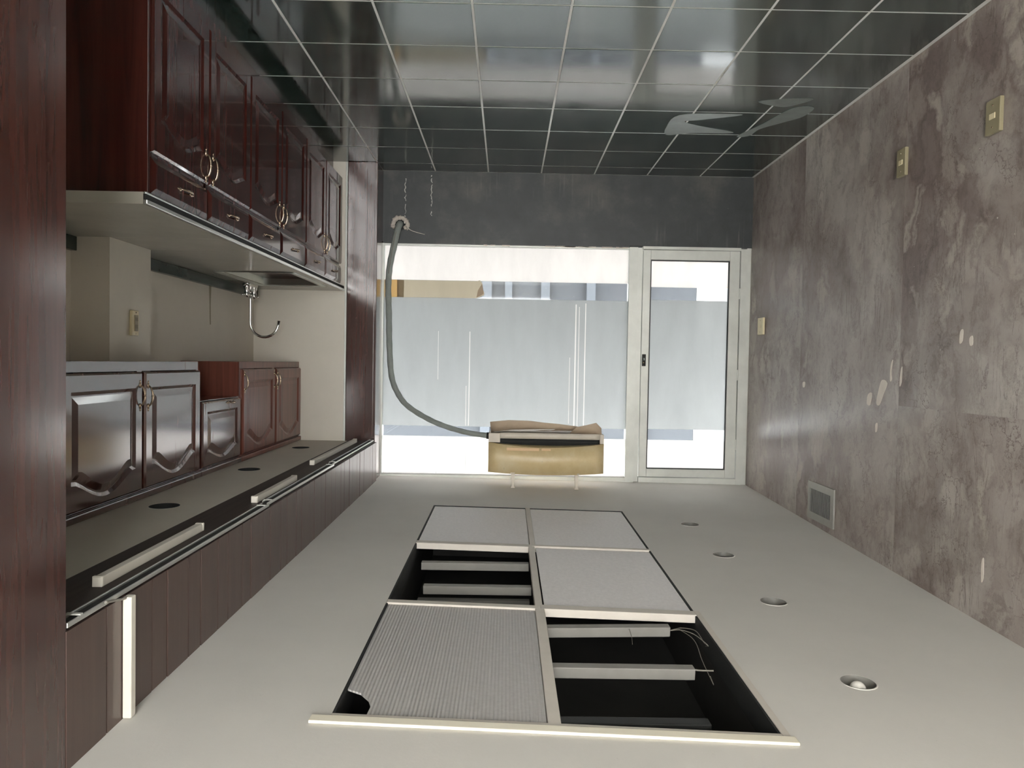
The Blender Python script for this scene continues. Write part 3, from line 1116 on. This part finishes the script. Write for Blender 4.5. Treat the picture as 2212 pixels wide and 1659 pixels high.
def wall_unit(a, b, zb, label, doors, mat='mahogany_up', name='wall_cabinet', rail=0.042, group='mahogany wall cabinets under the lowered ceiling'):
    t = thing(name, (1.8, (a + b) / 2, zb), label, 'cabinet', group)
    back = 1.818
    mb = MB()
    th = 0.018
    mb.box(XU + 0.02, 1.998 if a > 3.8 or True else back, a, a + th, zb, ZS - 0.002)
    mb.box(XU + 0.02, 1.998, b - th, b, zb, ZS - 0.002)
    mb.box(XU + 0.02, 1.998, a + th, b - th, zb, zb + th)
    mb.box(XU + 0.02, 1.998, a + th, b - th, ZS - 0.02, ZS - 0.002)
    mb.box(1.988, 1.998, a + th, b - th, zb + th, ZS - 0.02)
    mb.build('carcass', mat, t, fix=False)
    fr = MB()
    fr.box(XU + 0.006, XU + 0.0205, a, b, zb, zb + rail)
    fr.box(XU + 0.006, XU + 0.0205, a, b, 2.135, ZS - 0.002)
    fr.box(XU + 0.006, XU + 0.0205, a, a + 0.022, zb + rail, 2.135)
    fr.box(XU + 0.006, XU + 0.0205, b - 0.022, b, zb + rail, 2.135)
    for (p, q, _) in doors[:-1]:
        fr.box(XU + 0.006, XU + 0.0205, q - 0.012, q + 0.032, zb + rail, 2.135)
    fr.build('face_frame', mat, t, fix=False)
    B(XU - 0.016, XU + 0.006, a, b, 2.158, ZS - 0.002).build('crown_moulding', mat, t, bevel=0.006)
    for (p, q, hd_) in doors:
        d = door_front(p, q, zb + rail + 0.004, 2.148, XU - 0.015, 'door', mat, t, side=0.06, low=0.07 if zb < 1.7 else 0.055, high=0.03, hump=0.075 if zb < 1.7 else 0.05, groove=0.009)
        for (hy, hz, vert) in hd_:
            bow_handle(hy, hz, XU - 0.015, d, vert, 0.09)
    return t


wall_unit(2.45, 3.945, ZB, 'large glossy wall cabinet with two arched doors beside the near pier',
          [(2.47, 2.692, []), (2.704, 3.308, [(3.284, 1.725, True)]), (3.334, 3.93, [(3.358, 1.73, True)])])
wall_unit(3.947, 4.548, 1.785, 'short single door wall cabinet between the two longer wall cabinets', [(3.965, 4.53, [(4.36, 1.812, False)])], rail=0.004)
wall_unit(4.55, YE - 0.002, ZB, 'two door wall cabinet against the end wall, tinted reddish without window glare',
          [(4.57, 5.20, [(4.59, 1.70, True), (5.178, 1.70, True)]), (5.226, 5.842, [(5.25, 1.70, True)])], 'mahogany_no_glare')

# outlet on the wall pier
ot = thing('wall_outlet', (1.822, 3.617, 1.39), 'ivory socket outlet on beige pier above the worktop', 'outlet')
MB().box(1.806, 1.8215, 3.585, 3.650, 1.330, 1.452).build('plate', 'ivory', ot, bevel=0.004)
MB().box(1.802, 1.807, 3.603, 3.636, 1.352, 1.430).build('socket_insert', 'ivory_old', ot, bevel=0.002)
for z in (1.372, 1.408):
    for dy in (-0.007, 0.007):
        B(1.8008, 1.8025, 3.6195 + dy - 0.002, 3.6195 + dy + 0.002, z - 0.009, z + 0.009).build('slot', 'socket', ot)
for z in (1.340, 1.442):
    MB().lathe((1.8052, 3.6195, z), [(0.0, -0.0015), (0.003, -0.0015), (0.0035, 0.001)], 10, 'x').build('screw', 'bronze', ot)

# open spot holes in the low ceiling
for k, ((x, y), lab) in enumerate(zip(HOLES, ('open dark spot hole in the low recess ceiling nearest the tall pier',
                                             'open dark spot hole midway along the low recess ceiling',
                                             'open dark spot hole in the low recess ceiling by the end wall'))):
    t = thing('spot_hole', (x, y, ZS), lab, 'light hole', 'three open spot holes in the low recess ceiling')
    MB().lathe((x, y, ZS), [(0.0618, -0.0008), (0.0615, 0.05), (0.060, 0.13), (0.0, 0.13)], 28).build('can', 'black', t, fix=False)
    MB().tube([(x + 0.01, y, ZS + 0.129), (x + 0.02, y + 0.01, ZS + 0.08), (x, y - 0.01, ZS + 0.055)], 0.003, 6).build('loose_wire', 'wire', t)

# ------------------------------------------------------------------ battens and rails under the header
bl = ('short white fluorescent batten under the header nearest the camera',
      'white fluorescent batten midway along the header underside',
      'long white fluorescent batten under the header nearest the window')
for (y0, y1, x, lab) in ((2.02, 2.71, 1.115, bl[0]), (3.24, 3.86, 1.10, bl[1]), (4.43, 5.70, 1.16, bl[2])):
    t = thing('strip_light', (x, (y0 + y1) / 2, ZS - 0.006), lab, 'strip light', 'strip lights under the wooden header')
    MB().prism([(x - 0.016, y0, ZS - 0.0065), (x + 0.012, y0, ZS - 0.0065), (x + 0.010, y0, ZS - 0.034), (x - 0.014, y0, ZS - 0.034)], (0, y1 - y0, 0)).build('housing', 'batten', t, bevel=0.002)
    for yy in (y0 + 0.002, y1 - 0.016):
        B(x - 0.017, x + 0.013, yy, yy + 0.014, ZS - 0.036, ZS - 0.0065).build('end_cap', 'batten', t, bevel=0.003)
rl = ('front aluminium rail section along the header near the tall pier', 'middle aluminium rail section along the header bottom edge', 'aluminium rail section along the header next to the window')
for (y0, y1, x, lab) in ((1.725, 3.20, 1.028, rl[0]), (3.215, 4.46, 1.040, rl[1]), (4.47, 5.84, 1.050, rl[2])):
    t = thing('header_rail', (x, (y0 + y1) / 2, ZS - 0.006), lab, 'rail', 'aluminium rails along the wooden header')
    MB().box(x - 0.010, x - 0.004, y0, y1, ZS - 0.013, ZS - 0.0005).build('front_track', 'alu_bright', t, bevel=0.002)
    MB().box(x + 0.020, x + 0.025, y0 + 0.03, y1, ZS - 0.016, ZS - 0.0065).build('rear_track', 'alu_bright', t, bevel=0.002)
    MB().box(x - 0.004, x + 0.020, y0 + 0.03, y1, ZS - 0.009, ZS - 0.0065).build('web', 'black', t)
    for yy in (y0 + 0.05, y1 - 0.06):
        B(x - 0.011, x + 0.027, yy, yy + 0.012, ZS - 0.018, ZS - 0.014).build('clip', 'alu', t, bevel=0.001)

# white upright box strip on the valance
t = thing('cable_cover', (XV, 1.985, ZS), 'white upright cable cover strip fixed to the boarded valance', 'cable cover')
MB().box(0.994, 1.0178, 1.972, 1.998, ZS + 0.004, ceil(1.0, 1.98) - 0.003).build('channel', 'batten', t, bevel=0.003)
MB().box(1.001, 1.0178, 1.998, 2.010, ZS + 0.014, ceil(1.0, 1.98) - 0.003).build('side_flange', 'ivory', t, bevel=0.002)
MB().tube(smooth_path([(1.006, 1.99, ZS + 0.008), (1.012, 1.955, ZS + 0.004), (1.014, 1.915, ZS - 0.004), (1.013, 1.88, ZS - 0.012)], 5), 0.0035, 7).build('cable', 'wire', t)

# ------------------------------------------------------------------ recessed ceiling light with six cells
lt = thing('ceiling_light', (-0.16, 3.5, 2.56), 'large recessed ceiling light of six cells with two panels missing', 'ceiling light')


def hexa(x0, x1, y0, y1, dz0, dz1):
    """box that follows the slope of the ceiling"""
    mb = MB()
    for dz in (dz0, dz1):
        for x, y in ((x0, y0), (x1, y0), (x1, y1), (x0, y1)):
            mb.v.append((x, y, ceil(x, y) + dz))
    mb.f = [(0, 3, 2, 1), (4, 5, 6, 7), (0, 1, 5, 4), (1, 2, 6, 5), (2, 3, 7, 6), (3, 0, 4, 7)]
    mb.sm = [False] * 6
    return mb


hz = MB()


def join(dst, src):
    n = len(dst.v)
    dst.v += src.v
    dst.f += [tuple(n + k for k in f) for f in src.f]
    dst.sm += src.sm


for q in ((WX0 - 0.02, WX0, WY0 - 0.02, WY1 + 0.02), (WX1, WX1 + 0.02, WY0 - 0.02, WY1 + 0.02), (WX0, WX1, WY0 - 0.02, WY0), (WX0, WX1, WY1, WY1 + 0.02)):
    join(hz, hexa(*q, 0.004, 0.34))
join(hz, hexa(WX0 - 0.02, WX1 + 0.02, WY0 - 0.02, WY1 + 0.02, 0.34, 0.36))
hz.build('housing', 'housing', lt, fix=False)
hexa(WX0 + 0.001, WX1 - 0.001, WY0 - 0.002, WY0 + 0.026, -0.004, 0.03).build('end_bar', 'fixture', lt, bevel=0.002)
XC, YA, YB = -0.152, 3.01, 3.985
bw = 0.019
cells = {}
for nm, q in (('divider_bar', (XC - bw, XC + bw, WY0 + 0.004, YA - bw)), ('divider_bar', (XC - bw + 0.006, XC + bw, YA + bw, YB - bw)), ('divider_bar', (XC - bw, XC + bw - 0.008, YB + bw, WY1 - 0.004)),
              ('cross_bar', (XC - 0.004, WX1 - 0.002, YA - bw, YA + bw)), ('cross_bar', (WX0 + 0.002, XC - 0.004, YA - bw, YA + bw + 0.012)),
              ('cross_bar', (XC + 0.0, WX1 - 0.002, YB - bw - 0.012, YB + bw)), ('cross_bar', (WX0 + 0.002, XC, YB - bw + 0.008, YB + bw))):
    hexa(*q, -0.004, 0.03).build(nm, 'fixture', lt, bevel=0.002)
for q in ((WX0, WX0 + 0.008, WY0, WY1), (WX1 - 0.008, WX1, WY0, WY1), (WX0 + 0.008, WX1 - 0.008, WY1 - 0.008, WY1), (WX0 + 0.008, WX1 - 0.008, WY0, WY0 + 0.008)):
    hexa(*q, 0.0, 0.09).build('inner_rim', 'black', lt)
part_label(hexa(WX0 - 0.028, WX1 + 0.05, WY0 - 0.034, WY0 + 0.002, -0.010, -0.001).build('edge_lip', 'fixture_lip_lit', lt, bevel=0.002), 'lip along the near edge, tinted cream for the warm light on it')
part_label(hexa(WX0 - 0.020, WX0 + 0.002, WY0 + 0.003, YA + 0.03, -0.005, -0.001).build('edge_lip', 'fixture', lt, bevel=0.001), 'thin side lip')


def panel(x0, x1, y0, y1, mat, lab, cut=False):
    pts = [(x0, y0), (x1, y0), (x1, y1), (x0, y1)]
    if cut:   # curled corner leaves a dark gap
        pts = [(x0, y0), (x1 - 0.085, y0), (x1 - 0.088, y0 + 0.06), (x1 - 0.075, y0 + 0.10), (x1 - 0.045, y0 + 0.14), (x1, y0 + 0.165), (x1, y1), (x0, y1)]
    mb = MB()
    k = len(pts)
    for dz in (0.004, 0.010):
        mb.v += [(x, y, ceil(x, y) + dz) for x, y in pts]
    mb.f = [tuple(reversed(range(k))), tuple(range(k, 2 * k))] + [(i, (i + 1) % k, k + (i + 1) % k, k + i) for i in range(k)]
    mb.sm = [False] * len(mb.f)
    part_label(mb.build('diffuser_panel', mat, lt), lab)


panel(XC + bw + 0.002, WX1 - 0.010, WY0 + 0.028, YA - bw - 0.002, 'diff_rib', 'ribbed grey diffuser with a curled corner', True)
panel(WX0 + 0.010, XC - bw - 0.002, YA + bw + 0.014, YB - bw - 0.002, 'diff', 'stippled pale diffuser panel')
panel(XC + bw - 0.006, WX1 - 0.010, YB + bw + 0.002, WY1 - 0.010, 'diff', 'pale diffuser panel')
panel(WX0 + 0.010, XC - bw - 0.002, YB + bw + 0.002, WY1 - 0.010, 'diff', 'pale diffuser panel')


def tube_fitting(xa, xb, y, z, skew=0.0, ht=0.04):
    pts = [(xa, y - 0.022, z), (xa, y + 0.022, z), (xa, y + 0.017, z + ht), (xa, y - 0.017, z + ht)]
    return MB().prism(pts, (xb - xa, skew, 0)).build('batten', 'batten_grey', lt, bevel=0.003)


tube_fitting(XC - 0.02, -0.665, 2.885, 2.585, 0.03)
tube_fitting(XC - 0.02, -0.665, 2.525, 2.590, 0.0)
tube_fitting(XC - 0.02, -0.62, 2.16, 2.602, 0.0).data.materials[0] = MAT['seal']  # near-black material puts this batten's dimness into its colour
tube_fitting(XC + 0.02, 0.425, 3.82, 2.59, 0.0)
tube_fitting(XC + 0.02, 0.37, 3.42, 2.59, 0.0)
tube_fitting(XC + 0.02, 0.42, 3.62, 2.72, 0.0)


def wire(pts, r=0.0018):
    MB().tube(smooth_path(pts, 6), r, 6).build('loose_wire', 'wire', lt)


wire([(-0.665, 2.90, 2.60), (-0.69, 2.905, 2.595), (-0.72, 2.93, 2.60), (-0.755, 2.86, 2.585), (-0.76, 2.76, 2.59), (-0.785, 2.80, 2.62)])
wire([(-0.665, 2.905, 2.602), (-0.70, 2.88, 2.59), (-0.74, 2.82, 2.585), (-0.77, 2.74, 2.595), (-0.785, 2.82, 2.63)])
wire([(-0.70, 2.92, 2.598), (-0.735, 2.80, 2.60), (-0.735, 2.68, 2.63), (-0.74, 2.55, 2.66), (-0.72, 2.52, 2.62)], 0.0015)
wire([(-0.665, 2.525, 2.60), (-0.69, 2.52, 2.60), (-0.73, 2.515, 2.598)], 0.003)
wire([(-0.50, 2.89, 2.59), (-0.495, 2.80, 2.59), (-0.49, 2.75, 2.60)], 0.0012)

# recessed spots along the marbled wall
sl = ('recessed ceiling spot nearest the camera with its bulb in place', 'second recessed ceiling spot from the camera beside the missing light panel',
      'third recessed ceiling spot from the camera', 'faintest recessed ceiling spot nearest the glazed door')
for k, ((x, y), lab) in enumerate(zip(SPOTS, sl)):
    z = ceil(x, y)
    t = thing('recessed_spot', (x, y, z), lab, 'ceiling spot', 'recessed spots in the ceiling beside the marbled wall')
    MB().lathe((x, y, z), [(0.0545, 0.006), (0.0545, -0.001), (0.057, -0.0025), (0.060, -0.0015), (0.0605, 0.0)], 32).build('trim_ring', 'ceiling', t, fix=False)
    MB().lathe((x, y, z), [(0.0545, -0.002), (0.050, 0.03), (0.042, 0.06), (0.03, 0.075), (0.0, 0.08)], 32).build('reflector', 'reflector', t, fix=False)
    if k == 0:
        MB().ball((x, y, z + 0.02), 0.026, 0.026, 0.024, 16, 10).build('bulb', 'bulb', t)
    elif k == 1:
        MB().lathe((x, y, z), [(0.014, 0.02), (0.016, 0.07)], 14).build('lamp_holder', 'housing', t, fix=False)
        MB().tube([(x, y, z + 0.05), (x + 0.015, y - 0.01, z + 0.012)], 0.003, 6).build('loose_wire', 'bulb', t)
    else:
        MB().lathe((x, y, z), [(0.0, 0.012), (0.020, 0.012), (0.026, 0.03), (0.028, 0.07)], 18).build('lamp_holder', 'housing', t, fix=False)

# ------------------------------------------------------------------ cooling unit hung from the ceiling
AX0, AX1 = -0.765, 0.132
YFR = 5.735
ac = thing('air_conditioner', (-0.315, 5.8, 2.17), 'yellowed air conditioner hung from ceiling in front of the shop window', 'air conditioner')


def bowed(z0, z1, bulge0, bulge1, yb, x0=AX0, x1=AX1, yf=YFR, n=14, droop0=0.0, droop1=0.0):
    mb = MB()
    fr0, fr1, bk0, bk1 = [], [], [], []
    for k in range(n + 1):
        u = 2 * k / n - 1
        x = x0 + (x1 - x0) * k / n
        c = 1 - u * u
        fr0.append((x, yf - bulge0 * c, z0 + droop0 * c))
        fr1.append((x, yf - bulge1 * c, z1 + droop1 * c))
        bk0.append((x, yb, z0))
        bk1.append((x, yb, z1))
    for k in range(n):
        mb.quad([fr0[k], fr0[k + 1], fr1[k + 1], fr1[k]], True)
        mb.quad([bk0[k + 1], bk0[k], bk1[k], bk1[k + 1]])
        mb.quad([fr1[k], fr1[k + 1], bk1[k + 1], bk1[k]])
        mb.quad([fr0[k + 1], fr0[k], bk0[k], bk0[k + 1]])
    mb.quad([fr0[0], fr1[0], bk1[0], bk0[0]])
    mb.quad([fr0[n], bk0[n], bk1[n], fr1[n]])
    return mb


bowed(2.172, 2.402, 0.035, 0.05, 5.95, droop0=0.030, droop1=0.012).build('shell', 'ac', ac)
part_label(bowed(2.122, 2.205, 0.0, 0.0, 5.94, AX0 + 0.03, AX1 - 0.02, YFR + 0.035).build('outlet_slot', 'black', ac), 'dark air outlet slot')
part_label(bowed(2.096, 2.140, 0.0, 0.0, 5.94, AX0 + 0.03, AX1 - 0.09, YFR + 0.005).build('lower_lip', 'ac_grey', ac), 'beige lower lip')
B(AX1 - 0.09, AX1, YFR + 0.003, 5.94, 2.10, 2.1715).build('corner_block', 'ac_grey', ac, bevel=0.003)
B(AX0, AX0 + 0.03, YFR + 0.003, 5.94, 2.10, 2.1715).build('corner_block', 'ac_grey', ac, bevel=0.003)
B(AX0 + 0.05, AX1 - 0.10, YFR + 0.015, YFR + 0.030, 2.160, 2.165).build('vane', 'housing', ac)
for x0, x1, z0, z1 in ((-0.26, -0.01, 2.185, 2.203), (-0.35, -0.28, 2.188, 2.20)):
    yv = YFR - 0.036
    part_label(B(x0, x1, yv - 0.004, yv, z0 + 0.022, z1 + 0.026).build('faded_sticker', 'tan_tape', ac), 'faded orange sticker strip')
for x in (-0.062, -0.555):
    zt = ceil(x, 5.71)
    o = MB().prism([(x - 0.016, 5.705, 2.40), (x + 0.016, 5.705, 2.40), (x + 0.010, 5.700, zt - 0.02), (x + 0.018, 5.700, zt), (x - 0.018, 5.700, zt), (x - 0.010, 5.700, zt - 0.02)], (0, 0.03, 0)).build('hanger_strap', 'ac_grey', ac, bevel=0.002)
    B(x - 0.02, x + 0.02, 5.70, 5.90, 2.40, 2.408).build('hanger_foot', 'ac_grey', ac)


def ribbon(top, bot, mat, name, lab, th=0.0025):
    mb = MB()
    k = len(top)
    for i in range(k - 1):
        mb.quad([top[i], top[i + 1], bot[i + 1], bot[i]], True)
    o = mb.build(name, mat, ac)
    s_ = o.modifiers.new('thickness', 'SOLIDIFY')
    s_.thickness = th
    part_label(o, lab)


# curled cardboard deflector under the outlet, with white plastic sticking out
ribbon([(0.115, 5.77, 2.10), (-0.02, 5.765, 2.085), (-0.18, 5.76, 2.075), (-0.30, 5.765, 2.08), (-0.42, 5.77, 2.075), (-0.54, 5.775, 2.075)],
       [(0.122, 5.72, 2.012), (-0.02, 5.70, 1.995), (-0.18, 5.705, 1.998), (-0.30, 5.72, 2.012), (-0.42, 5.735, 2.022), (-0.56, 5.75, 2.040)],
       'cardboard', 'deflector', 'curled brown cardboard deflector')
ribbon([(-0.50, 5.79, 2.10), (-0.60, 5.78, 2.10), (-0.70, 5.77, 2.11), (-0.752, 5.76, 2.155)],
       [(-0.545, 5.755, 2.046), (-0.62, 5.735, 2.028), (-0.70, 5.725, 2.006), (-0.745, 5.75, 2.05)],
       'cardboard', 'deflector', 'twisted cardboard corner')
ribbon([(0.10, 5.80, 2.098), (-0.05, 5.80, 2.098), (-0.2, 5.80, 2.098), (-0.35, 5.80, 2.098), (-0.5, 5.80, 2.098), (-0.72, 5.80, 2.098)],
       [(0.09, 5.762, 2.09), (-0.05, 5.75, 2.072), (-0.2, 5.748, 2.066), (-0.35, 5.755, 2.064), (-0.5, 5.78, 2.052), (-0.72, 5.79, 2.086)],
       'plastic_sheet', 'plastic_strip', 'crumpled white plastic strip')

# insulated pipe from the unit to the hole in the low wall
hp = thing('insulated_pipe', (0.9, 6.05, 0.45), 'grey foam insulated pipe curving from the air conditioner to wall hole', 'pipe')
path = smooth_path([(0.895, 6.125, 0.425), (0.905, 6.075, 0.47), (0.928, 6.045, 0.60), (0.962, 6.035, 0.78), (0.972, 6.03, 0.95), (0.962, 6.02, 1.2),
                    (0.953, 6.01, 1.44), (0.930, 5.995, 1.68), (0.872, 5.975, 1.82), (0.79, 5.955, 1.915), (0.64, 5.93, 2.005), (0.48, 5.91, 2.07), (0.30, 5.89, 2.115), (0.13, 5.875, 2.135)], 7)
rad = [0.027 - 0.006 * min(1, i / (len(path) * 0.85)) + 0.0012 * math.sin(i * 1.7) for i in range(len(path))]
MB().tube(path, rad, 14).build('insulation', 'hose', hp)
MB().tube([(0.150, 5.876, 2.133), (0.118, 5.873, 2.136)], 0.026, 14).build('pipe_collar', 'black', hp)
MB().tube(smooth_path([path[6] + Vector((0.0, -0.028, 0)), path[14] + Vector((0.003, -0.026, 0)), path[24] + Vector((0.0, -0.025, 0))], 8), 0.0035, 6).build('cable_tie', 'wire', hp)

pf = thing('foam_collar', (0.895, FAR, 0.44), 'lumpy pale foam collar around the pipe hole in the charcoal wall', 'foam')
mb = MB()
random.seed(3)
N = 34
rings = []
for k in range(N + 1):
    a = math.radians(-30 + 240 * k / N)
    rr_ = 0.058 + random.uniform(-0.006, 0.006)
    rings.append((0.893 + rr_ * math.cos(a), rr_, 0.438 - rr_ * math.sin(a) * 0.95))
pathc = [(x, FAR - 0.004 - random.uniform(0, 0.006), z) for x, _, z in rings]
mb.tube(pathc, [0.016 + random.uniform(-0.004, 0.006) for _ in pathc], 9)
for x, _, z in rings[::2]:
    mb.ball((x + random.uniform(-0.014, 0.014), FAR - 0.006, z + random.uniform(-0.014, 0.014)), *(random.uniform(0.007, 0.014) for _ in range(3)), 8, 6)
mb.build('foam_bead', 'foam', pf)
part_label(MB().lathe((0.893, FAR - 0.0012, 0.438), [(0.0, 0.0), (0.046, 0.0)], 24, 'y').build('hole', 'black', pf, fix=False), 'dark pipe hole')
MB().tube(smooth_path([(0.835, FAR - 0.006, 0.46), (0.80, FAR - 0.012, 0.485), (0.74, FAR - 0.008, 0.503), (0.69, FAR - 0.010, 0.514)], 5), 0.0022, 6).build('loose_string', 'patch', pf)

# ------------------------------------------------------------------ plates and grille on the marbled wall
for (y0, y1, z0, z1, lab, old) in ((3.735, 3.815, 0.432, 0.572, 'aged ivory outlet plate low on the marbled wall nearer the door', 1),
                                   (3.020, 3.110, 0.432, 0.572, 'aged ivory outlet plate low on marbled wall nearest the camera', 1),
                                   (5.745, 5.865, 1.165, 1.298, 'small cream switch plate on the marbled wall beside the glazed door', 0)):
    t = thing('wall_plate', (XR, (y0 + y1) / 2, z0), lab, 'wall plate', 'plates on the marbled wall')
    MB().box(XR + 0.0028, XR + 0.020, y0, y1, z0, z1).build('plate', 'ivory_old' if old else 'ivory', t, bevel=0.002)
    yc, zc = (y0 + y1) / 2, (z0 + z1) / 2
    B(XR + 0.020, XR + 0.023, yc - 0.018, yc + 0.018, zc - 0.012, zc + 0.012).build('socket_insert' if old else 'rocker', 'ivory', t, bevel=0.001)
    for dz in (-0.045, 0.045):
        MB().lathe((XR + 0.0205, yc, zc + dz), [(0.003, -0.001), (0.003, 0.001), (0.0, 0.0012)], 10, 'x').build('screw', 'bronze', t)

vy0, vy1, vz0, vz1 = 4.44, 4.82, 2.285, 2.525
vg = thing('vent_grille', (XR, 4.63, vz0), 'square grey metal vent grille high on the marbled wall', 'vent')
fr = MB()
x0, x1, e = XR + 0.0028, XR + 0.012, 0.045
fr.box(x0, x1, vy0, vy1, vz0, vz0 + e)
fr.box(x0, x1, vy0, vy1, vz1 - e, vz1)
fr.box(x0, x1, vy0, vy0 + e, vz0 + e, vz1 - e)
fr.box(x0, x1, vy1 - e * 0.6, vy1, vz0 + e, vz1 - e)
fr.build('frame', 'vent', vg, fix=False)
B(XR + 0.0028, XR + 0.0042, vy0 + e, vy1 - e * 0.6, vz0 + e, vz1 - e).build('dark_back', 'black', vg)
n = 16
for k in range(n):
    yy = vy0 + e + (k + 0.5) * (vy1 - vy0 - 1.6 * e) / n
    MB().prism([(XR + 0.0045, yy - 0.002, vz0 + e - 0.002), (XR + 0.0045, yy + 0.002, vz0 + e - 0.002), (XR + 0.0115, yy - 0.003, vz0 + e - 0.002), (XR + 0.0115, yy - 0.006, vz0 + e - 0.002)],
               (0, 0, vz1 - vz0 - 2 * e + 0.004)).build('slat', 'vent', vg)
